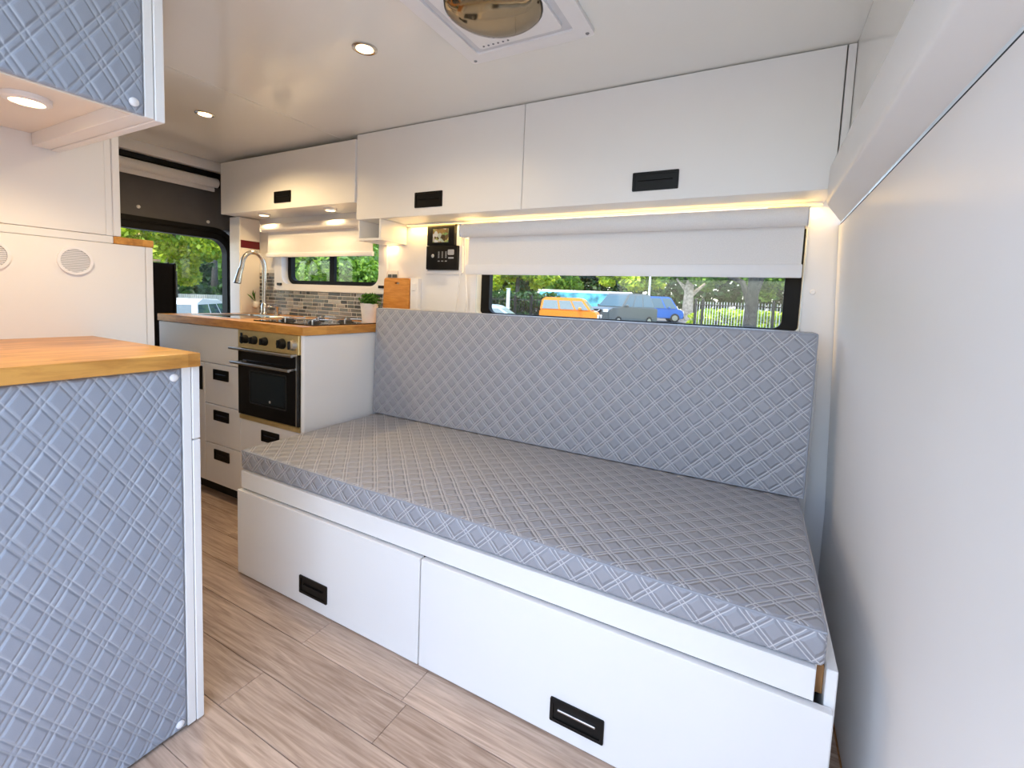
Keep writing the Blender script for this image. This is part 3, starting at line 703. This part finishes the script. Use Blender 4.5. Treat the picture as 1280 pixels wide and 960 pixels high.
# curtain
ct = thing('pleated_curtain', 'black pleated folding curtain stacked beside the tall cabinet', 'curtain', (-1.4, .41, 0))
bm = B(); npl = 9; pts = []
for k in range(npl*2+1):
    pts.append((.345+(.462-.345)*k/(npl*2), -1.40+(.018 if k % 2 else -.018)))
a0 = [bm.verts.new((x, y, .02)) for y, x in pts]; a1 = [bm.verts.new((x, y, 1.196)) for y, x in pts]
for k in range(len(pts)-1): bm.faces.new((a0[k], a0[k+1], a1[k+1], a1[k]))
bmesh.ops.solidify(bm, geom=bm.faces[:], thickness=.003)
build('fabric', bm, 'fabric_black', ct)
box('end_bar', -1.425, -1.375, .463, .472, .001, 1.198, 'black', ct, .002)
box('top_clip', -1.41, -1.39, .345, .40, 1.2, 1.214, 'steel', ct, .002)

# wall devices ------------------------------------------------------------
dv = thing('control_panel', 'black control panel with small white buttons and print below the picture screen', 'control panel', (.245, .898, 1.19))
build('mount_plate', aring(B(), 'y', rrect(.128, .362, 1.180, 1.3185, .012), rrect(.148, .342, 1.196, 1.3175, .001), .890, .8995), 'plastic', dv)
box('case', .150, .340, .874, .8995, 1.200, 1.318, 'black', dv, .004, 2)
for (x, z, r) in ((.192, 1.268, .009), (.303, 1.288, .0)):
    if r: build('button', alathe(B(), (x, .8738, z), [(r, 0), (r*.8, -.003)], 16, 'y'), 'mark', dv)
box('button', .286, .322, .8705, .8738, 1.272, 1.298, 'mark', dv, .003); box('printed_line', .288, .320, .8730, .8738, 1.254, 1.261, 'mark', dv, 0)
for i in range(3):
    box('indicator', .224+i*.022, .236+i*.022, .8730, .8738, 1.256, 1.292, 'steelblack', dv, .0)
    for j in range(5): box('indicator_tick', .226+i*.022, .234+i*.022, .8722, .8730, 1.259+j*.0065, 1.262+j*.0065, 'mark', dv, 0)
    box('printed_mark', .224+i*.022, .236+i*.022, .8730, .8738, 1.240, 1.244, 'mark', dv, 0)
sc = thing('picture_screen', 'small black framed display showing a picture above the control panel', 'screen', (.235, .898, 1.32))
box('case', .152, .318, .876, .8995, 1.3195, 1.426, 'black', sc, .003, 2)
box('display', .188, .284, .8752, .8759, 1.335, 1.402, 'picture', sc, 0)
build('display_border', aring(B(), 'y', rrect(.184, .288, 1.331, 1.406, .003, 2), rrect(.188, .284, 1.335, 1.402, .002, 2), .8748, .8759), 'steelblack', sc)
sb = thing('wall_box', 'slim white wall box beside the wooden chopping board', 'wall box', (.09, .898, .985))
box('case', .052, .104, .872, .8995, .985, 1.155, 'plastic', sb, .004, 2); box('switch_plate', .065, .090, .868, .8718, 1.09, 1.13, 'plastic', sb, .002)
# chopping board
cbd = thing('chopping_board', 'wooden chopping board with a grip hole leaning against the wall', 'chopping board', (-.035, .86, .907))
hole = [(-.036+.017*math.cos(2*PI*k/28+.001), 1.128+.006*math.sin(2*PI*k/28+.001)) for k in range(28)]
outl = rrect(-.128, .048, .907, 1.155, .014)
bm = aring(B(), 'y', outl, hole, .862, .876)
for v in bm.verts: v.co.y += .04*(v.co.z-1.155)+.010
build('board', bm, 'board', cbd)
# potted plant
pp = thing('potted_herb', 'small bushy green herb in a white tapered pot by the chopping board', 'plant', (-.185, .825, .914))
build('pot', alathe(B(), (-.185, .825, .9140), [(.036, 0), (.048, .100), (.043, .100), (.040, .085)], 28), 'pot', pp, smooth=True)
build('soil', alathe(B(), (-.185, .825, .9960), [(.041, 0), (.041, .002)], 24), 'soil', pp)
rng = np.random.default_rng(4)
def leaves(name, centers, radii, n, size, mat, parent, rng, aspect=.55, shell=.45):
    """leaf cards scattered in the outer part of ellipsoidal clumps (world coordinates)"""
    centers = np.array(centers); radii = np.array(radii)
    k = rng.integers(0, len(centers), n); d = rng.normal(size=(n, 3)); d /= np.linalg.norm(d, axis=1)[:, None]
    c = centers[k] + d*radii[k]*(shell+(1-shell)*rng.random(n)**.6)[:, None]
    a = rng.normal(size=(n, 3)); a /= np.linalg.norm(a, axis=1)[:, None]; b = np.cross(a, rng.normal(size=(n, 3))); b /= np.linalg.norm(b, axis=1)[:, None]
    s = size*(.6+.8*rng.random(n))[:, None]
    P = np.stack([c-a*s, c+b*s*aspect, c+a*s, c-b*s*aspect], 1).reshape(-1, 3)
    if parent is not None: P = P-np.array(ORG[parent.name])
    q = np.arange(n*4).reshape(n, 4)
    me = bpy.data.meshes.new(name); me.from_pydata(P.tolist(), [], q.tolist()); return link(name, me, mat, parent)
leaves('foliage', [(-.185, .825, 1.035), (-.20, .82, 1.03), (-.17, .83, 1.03)], [(.045, .045, .038)]*3, 650, .011, 'leaf_in', pp, rng, .4, .1)

# ceiling fittings ---------------------------------------------------------
def downlight(x, y, label, e=6):
    t = thing('ceiling_downlight', label, 'light', (x, y, H))
    build('bezel', alathe(B(), (x, y, H-.0002), [(.040, 0), (.040, -.003), (.034, -.006), (.027, -.004)], 36), 'chrome', t, smooth=True)
    build('lens', alathe(B(), (x, y, H-.0042), [(.027, 0), (.025, -.0012)], 32), 'led', t)
    lamp('downlight_lamp', 'SPOT', (x, y, H-.012), e, WARM, .025, (x, y, 0), spot_size=2.7, spot_blend=.5)
downlight(-.628, .241, 'small round warm ceiling downlight above the kitchen drawers', 18)
downlight(.475, .137, 'small round warm ceiling downlight between the roof fan and the quilted wall cabinet')
rf = thing('roof_fan', 'square white roof vent fan with a round smoked dome in the ceiling', 'roof fan', (.966, .137, H))
fx0, fx1, fy0, fy1 = .757, 1.176, -.073, .347
build('flange', aring(B(), 'z', rrect(fx0, fx1, fy0, fy1, .012, 3), rrect(fx0+.048, fx1-.048, fy0+.048, fy1-.048, .012, 3), H-.012, H-.0003), 'plastic', rf)
build('inner_step', aring(B(), 'z', rrect(fx0+.049, fx1-.049, fy0+.049, fy1-.049, .012, 3), rrect(fx0+.072, fx1-.072, fy0+.072, fy1-.072, .012, 3), H-.006, H-.0003), 'step', rf)
cxf, cyf = .968, .118
ring_in = [(cxf+.133*math.cos(PI/4*0+2*PI*k/28), cyf+.133*math.sin(2*PI*k/28)) for k in range(28)]
build('garnish', aring(B(), 'z', rrect(fx0+.0725, fx1-.0725, fy0+.0725, fy1-.0725, .012, 6), ring_in, H-.014, H-.0003), 'plastic', rf)
build('dome', alathe(B(), (cxf, cyf, H-.002), [(.132, 0), (.128, -.016), (.114, -.025), (.088, -.031), (.055, -.034), (.02, -.035), (.001, -.035)], 48), 'smoke', rf, smooth=True)
for (x, y) in ((fx0+.018, fy1-.018), (fx1-.018, fy1-.018), (fx0+.018, fy0+.018), (fx1-.018, fy0+.018)):
    build('screw', alathe(B(), (x, y, H-.0122), [(.006, 0), (.004, -.0025)], 12), 'seam', rf)
for k in range(6): build('push_button', alathe(B(), (.848+k*.017, .262, H-.0142), [(.0035, 0), (.003, -.0015)], 10), 'seam', rf)
o = build('wall_screw_cap', alathe(B(), (1.812, .8998, 1.131), [(.009, 0), (.007, -.003)], 16, 'y'), 'plastic', base=(1.812, .8998, 1.131)); tag(o, 'tiny round white screw cap on the wall right of the bench window', 'screw cap')

# ------------------------------------------------------------------ outdoors
def gz(x, y): return -.65 + 0.019*max(0., y-2.)
gm = B(); vs = {}
xs = [-80, -20, 0, 20, 80]; ys = [-60, -10, 2, 20, 40, 70]
for i, x in enumerate(xs):
    for j, y in enumerate(ys): vs[i, j] = gm.verts.new((x, y, gz(x, y)))
for i in range(len(xs)-1):
    for j in range(len(ys)-1): gm.faces.new((vs[i, j], vs[i+1, j], vs[i+1, j+1], vs[i, j+1]))
gr = build('ground', gm, 'asphalt')
pv = box('bounce_pavement', -8, 10, -9, -1.4, -.66, -.63, 'concrete', bev=0); tag(pv, kind='structure'); tag(gr, kind='structure')  # pavement is unseen, added to bounce daylight through the door onto the ceiling

def car(name, label, paint, px, depth, heading, L, W, Ht, hood=.24, style='car', glassm='carglass', zoff=0., group=None, beltk=None):
    """heading in world radians; centre placed along the pixel column at the given distance, wheels on the ground"""
    p = at(px, 385, depth); z = gz(p.x, p.y)+zoff
    t = thing(name, label, 'car' if style != 'van' else 'van', (p.x, p.y, z), heading); t.location = (p.x, p.y, z); ORG[t.name] = Vector((0, 0, 0))
    wr_ = .32 if Ht > 1.5 else .30
    belt = Ht*(beltk or (.52 if style == 'van' else .58)); a, b = -L/2, L/2
    if style == 'van': prof = [(a, .28), (a, belt), (b-.10*L, belt), (b-.03*L, belt-.10), (b, belt-.32), (b, .28)]; cab = [(a+.02, belt), (a+.08, Ht-.10), (a+.25, Ht), (b-.33*L, Ht), (b-.27*L, Ht-.08), (b-.12*L, belt)]
    elif style == 'suv': prof = [(a, .32), (a+.03, belt), (b-.30*L, belt+.02), (b-.06*L, belt-.06), (b, belt-.22), (b, .32)]; cab = [(a+.06*L, belt), (a+.14*L, Ht-.06), (a+.25*L, Ht), (b-.46*L, Ht-.02), (b-.42*L, Ht-.06), (b-.26*L, belt)]
    else: prof = [(a, .28), (a+.02, belt-.04), (a+.12*L, belt), (b-.28*L, belt), (b-.05*L, belt-.14), (b, belt-.3), (b, .28)]; cab = [(a+.10*L, belt), (a+.25*L, Ht-.04), (a+.36*L, Ht), (b-.48*L, Ht), (b-.43*L, Ht-.05), (b-.25*L, belt)]
    bm = B(); apoly(bm, 'y', prof, -W/2, W/2); bmesh.ops.bevel(bm, geom=bm.edges[:], offset=.05, segments=2, affect='EDGES'); build('body', bm, paint, t, smooth=True)
    bm = B(); apoly(bm, 'y', cab, -W/2+.03, W/2-.03)
    for v in bm.verts:
        v.co.y *= 1-.16*max(0, (v.co.z-belt)/(Ht-belt))
    bmesh.ops.bevel(bm, geom=bm.edges[:], offset=.035, segments=2, affect='EDGES'); cabo = build('cabin', bm, paint, t, smooth=True)
    # side glass, front and rear glass slightly proud of the cabin
    h0, h1 = belt+.05, Ht-.13
    def edge_x(z, front):
        pts = cab[3:] if front else cab[:3]
        for (x0, z0), (x1, z1) in zip(pts, pts[1:]):
            if min(z0, z1) <= z <= max(z0, z1) and z0 != z1: return x0+(x1-x0)*(z-z0)/(z1-z0)
        return pts[0][0]
    yw = lambda z: (W/2-.03)*(1-.16*max(0, (z-belt)/(Ht-belt)))+.006
    ra0, ra1, fa0, fa1 = edge_x(h0, False)+.10, edge_x(h1, False)+.10, edge_x(h0, True)-.10, edge_x(h1, True)-.10
    cuts = [0, .36, .40, .70, .74, 1] if style != 'car' else [0, .30, .34, .64, .68, 1]
    for s in (-1, 1):
        for c0, c1 in zip(cuts[::2], cuts[1::2]):
            bm = B(); q = [(ra0+(fa0-ra0)*c0, h0), (ra0+(fa0-ra0)*c1, h0), (ra1+(fa1-ra1)*c1, h1), (ra1+(fa1-ra1)*c0, h1)]
            f1 = [bm.verts.new((x, s*yw(z), z)) for x, z in q]; f0 = [bm.verts.new((x, s*(yw(z)-.03), z)) for x, z in q]
            bm.faces.new(f1); bm.faces.new(f0[::-1])
            for k in range(4): bm.faces.new((f1[k], f1[(k+1) % 4], f0[(k+1) % 4], f0[k]))
            build('side_window', bm, glassm, t)
    for fr in (True, False):
        sg = 1 if fr else -1; bm = B(); xa, xb = edge_x(h0, fr), edge_x(h1, fr)
        q = [(xa, -(yw(h0)-.10), h0), (xa, yw(h0)-.10, h0), (xb, yw(h1)-.10, h1), (xb, -(yw(h1)-.10), h1)]
        f1 = [bm.verts.new((x+sg*.016, y, z)) for x, y, z in q]; f0 = [bm.verts.new((x-sg*.02, y, z)) for x, y, z in q]
        bm.faces.new(f1); bm.faces.new(f0[::-1])
        for k in range(4): bm.faces.new((f1[k], f1[(k+1) % 4], f0[(k+1) % 4], f0[k]))
        build('windscreen' if fr else 'rear_window', bm, glassm, t)
    for x in (a+.19*L, b-.18*L):
        for s in (-1, 1):
            bm = B(); acyl(bm, (x, s*(W/2-.20), wr_), (x, s*(W/2+.012), wr_), wr_, n=24); wo = build('wheel', bm, 'tyre', t)
            bm = B(); acyl(bm, (x, s*(W/2+.008), wr_), (x, s*(W/2+.022), wr_), wr_*.62, n=16); build('rim', bm, 'steel', wo)
    for s in (-1, 1):
        box('headlamp', b-.06, b+.012, s*W*.36-.17, s*W*.36+.17, belt-.30, belt-.14, 'headlamp', t, .02)
        box('mirror', b-.33*L, b-.33*L+.12, s*(W/2+.08)-.09, s*(W/2+.08)+.09, belt+.02, belt+.16, paint, t, .03)
    gl_ = box('grille', b-.04, b+.016, -W*.2, W*.2, belt-.32, belt-.14, 'steelblack', t, .01)
    bm = B(); atube(bm, [(b+.022, -W*.16, belt-.17), (b+.026, -W*.07, belt-.28), (b+.026, W*.07, belt-.28), (b+.022, W*.16, belt-.17)], .022, 8); build('chrome_bar', bm, 'headlamp', gl_)
    box('bumper', b-.10, b+.03, -W/2+.02, W/2-.02, .30, .46, 'steelblack' if style != 'suv' else paint, t, .03)
    return t
car('delivery_van', 'small boxy orange van parked in front of the grey off-roader', 'p_orange', 714, 20.5, .20, 2.6, 1.45, 1.63, style='van', glassm='carglass_pale', beltk=.66)
car('off_road_car', 'dark grey off-roader parked with its nose beside the orange van', 'p_grey', 777, 27, 4.30, 4.5, 1.92, 1.96, style='suv')
car('panel_van', 'bright blue van parked behind the grey off-roader', 'p_blue', 822, 34, .38, 3.4, 1.7, 1.84, style='van')
car('silver_saloon', 'pale silver saloon car parked by the black railing', 'p_silver', 616, 16.5, .35, 4.3, 1.7, 1.34, style='car', glassm='carglass_pale')
car('near_saloon', 'silver-green saloon roof just outside the bench window', 'p_silver', 922, 7.0, -.05, 4.2, 1.7, 1.33, style='car')
car('white_hatchback', 'white car parked outside the front window by the picket fence', 'p_white', 232, 11.5, 2.35, 4.0, 1.7, 1.40, style='suv')
# painted trailer
p = at(730, 372, 42); tz = gz(p.x, p.y)
tl = thing('box_trailer', 'long white box trailer with blue painted side behind the orange van', 'trailer', (p.x, p.y, tz), .33); ORG[tl.name] = Vector((0, 0, 0))
box('body', -4.2, 4.2, -1.1, 1.1, .5, 2.15, 'p_white', tl, .06); box('painted_panel', -4.0, 3.9, -1.112, -1.10, .7, 1.95, 'mural', tl, 0)
for x in (-2.6, -1.7, 2.6):
    for s in (-1, 1):
        bm = B(); acyl(bm, (x, s*.85, .42), (x, s*1.1, .42), .42, n=20); build('wheel', bm, 'tyre', tl)
# fences
def fence(name, label, pa, pb, h, n, matp, matr, posts, pr=.012, rail=True):
    pa, pb = Vector(pa), Vector(pb); d = pb-pa; t = thing(name, label, 'fence', tuple(pa))
    L = d.length
    for k in (.08, .92):
        bm = B(); atube(bm, [pa+Vector((0, 0, h*k)), pb+Vector((0, 0, h*k))], .022, 6); build('rail', bm, matr, t)
    bm = abox(B(), -pr, pr, -pr, pr, .02, h, 0); me = bpy.data.meshes.new('picket'); bm.to_mesh(me); bm.free()
    for k in range(n):
        link('picket', me, matp, t, d*((k+.5)/n))
    bm = abox(B(), -.05, .05, -.05, .05, -.1, h+.12, .01); me2 = bpy.data.meshes.new('post'); bm.to_mesh(me2); bm.free()
    for f in posts: link('post', me2, 'steelblack', t, d*f)
def gp(px, depth):
    q = at(px, 390, depth); return (q.x, q.y, gz(q.x, q.y))
fence('steel_fence', 'tall steel fence with black rails and thin pickets beside the big tree', gp(869, 19.5), gp(1035, 17), 1.66, 44, 'steelwhite', 'steelblack', (0, .06, .62), .011)
fence('black_railing', 'black steel railing between the silver saloon and the orange van', gp(560, 23), gp(692, 24), 1.55, 40, 'steelblack', 'steelblack', (.1, .35, .62, .78, .97), .012)
fence('picket_fence', 'white picket fence behind the white car at the front window', gp(140, 17), gp(305, 17), 1.35, 60, 'steelwhite', 'steelwhite', (0, .5, 1), .035)
# trees
def tree(name, label, px, depth, hgt, crown, n, size, leafm, barkm='bark', tr=.16, top=None, forks=(), group=None, lo=.0, seed=1):
    g = gp(px, depth); t = thing(name, label, 'tree', g, group=group); rg = np.random.default_rng(seed)
    g = Vector(g); bm = B()
    atube(bm, [g+Vector((0, 0, -.1)), g+Vector((.02, 0, hgt*.3)), g+Vector((.05, .02, hgt*.7))], tr, 12, [tr*1.25, tr, tr*.6])
    for (sx, z0, ex, ez) in forks:
        atube(bm, [g+Vector((0, 0, z0)), g+Vector((sx*.5, .05, (z0+ez)*.5)), g+Vector((ex, .1, ez))], .1, 8, [tr*.7, tr*.5, tr*.25])
    build('trunk', bm, barkm, t, smooth=True)
    cs, rs = [], []
    for k in range(crown[0]):
        v = rg.normal(size=3); v /= np.linalg.norm(v)
        c = np.array(g)+np.array([0, 0, hgt*crown[4]])+v*np.array([crown[1], crown[2], crown[3]])*rg.random()**.4
        cs.append(c); rs.append(np.array([1, 1, .8])*rg.uniform(.5, .95)*crown[5])
    f = leaves('foliage', cs, rs, n, size, leafm, t, rg, .6, .5); f['kind'] = 'stuff'
    return t
tree('street_tree', 'dark forked trunk of the big tree standing at the steel fence', 938, 17.6, 6.2, (16, 2.8, 2.2, 1.1, .64, .8), 5000, .13, 'leaf_g', tr=.21, forks=((-.7, 1.5, -2.2, 3.4), (.6, 1.7, 1.6, 3.6)), seed=2)
tree('pale_tree', 'gnarled tree with pale bare trunk next to the blue van', 859, 37.5, 6.5, (14, 2.2, 2, 1.2, .62, .9), 3500, .18, 'leaf_g', 'bark_pale', tr=.38, forks=((.5, 1.2, 1.2, 3.0), (-.4, 1.6, -1., 3.4)), seed=3)
tree('bushy_tree', 'bright yellow-green bushy tree above the black railing', 645, 31.5, 4.9, (26, 2.8, 1.2, 1.4, .62, .85), 8000, .15, 'leaf_y', seed=4)
tree('broad_tree', 'yellow-green tree rising behind the grey off-roader', 786, 46.5, 6.8, (26, 3.8, 1.0, 1.9, .62, 1.1), 8000, .2, 'leaf_y', seed=5)
tree('shade_tree', 'mid green tree behind the white painted trailer', 685, 52.5, 8, (26, 5, 1.2, 2.2, .55, 1.5), 7000, .26, 'leaf_g', seed=6)
tree('far_tree', 'mid green tree in the distance behind the steel fence', 945, 40, 6.5, (30, 6.0, 2, 1.8, .62, 1.2), 14000, .22, 'leaf_g', seed=7)
tree('maple_tree', 'sunlit yellow-green tree outside the front window', 215, 15.5, 5.2, (40, 2.3, 3.4, 1.7, .66, .8), 24000, .085, 'leaf_y', seed=8)
tree('palm_clump', 'leafy green tree close behind the kitchen window', 415, 9.5, 3.0, (26, 1.9, 1.0, 1.2, .62, .6), 16000, .06, 'leaf_g', seed=9)
tree('side_tree', 'dark leafy tree outside the front window behind the picket fence', 268, 21, 4.2, (24, 2, 3.5, 1.4, .42, .9), 8000, .15, 'leaf_d', seed=10)
def hedge(name, label, pa, da, pb, db, h, th, n, size, leafm, seed):
    a, b = Vector(gp(pa, da)), Vector(gp(pb, db)); t = thing(name, label, 'hedge', tuple((a+b)/2)); rg = np.random.default_rng(seed); cs, rs = [], []
    k = max(6, int((b-a).length/1.2))
    for i in range(k):
        for zz in (.25, .6, .85):
            c = a.lerp(b, (i+.5)/k)+Vector((rg.uniform(-.3, .3), rg.uniform(-.3, .3), h*zz)); cs.append(np.array(c)); rs.append(np.array([1.0, th, h*.24])*rg.uniform(.8, 1.25))
    f = leaves('foliage', cs, rs, n, size, leafm, t, rg, .6, .3); f['kind'] = 'stuff'
    bm = B(); atube(bm, [a+Vector((0, 0, h*.3)), b+Vector((0, 0, h*.3))], .12, 6); build('stems', bm, 'bark', t)
hedge('boundary_hedge', 'long dark green hedge behind all the parked cars', 470, 60, 1060, 56, 9, 1.6, 34000, .36, 'leaf_d', 21)
hedge('low_hedge', 'low dark green hedge seen through the black railing', 540, 25.2, 690, 26.0, 1.7, .6, 5000, .13, 'leaf_d', 22)
hedge('fence_hedge', 'low yellow-green hedge behind the steel fence', 868, 29, 1070, 27, 1.1, .5, 5000, .12, 'leaf_y', 25)
hedge('front_hedge', 'tall green hedge beyond the picket fence outside the front window', 100, 26, 330, 28, 6, 1.2, 9000, .22, 'leaf_g', 23)
hedge('kitchen_hedge', 'tall green hedge behind the leafy tree outside the kitchen window', 335, 15, 490, 15, 4.5, .9, 9000, .15, 'leaf_g', 24)
for (px, dep, hh, nm) in ((810, 36.2, 5, 'tall white pole behind the blue van'), (634.5, 21, 1.95, 'short white pole by the black railing')):
    g = gp(px, dep); bm = B(); acyl(bm, g, (g[0], g[1], g[2]+hh), .09, .08, 12); acyl(bm, (g[0], g[1], g[2]+hh), (g[0], g[1], g[2]+hh+.03), .11, .11, 12)
    tag(build('pole', bm, 'steelwhite', base=g, smooth=True), nm, 'pole')
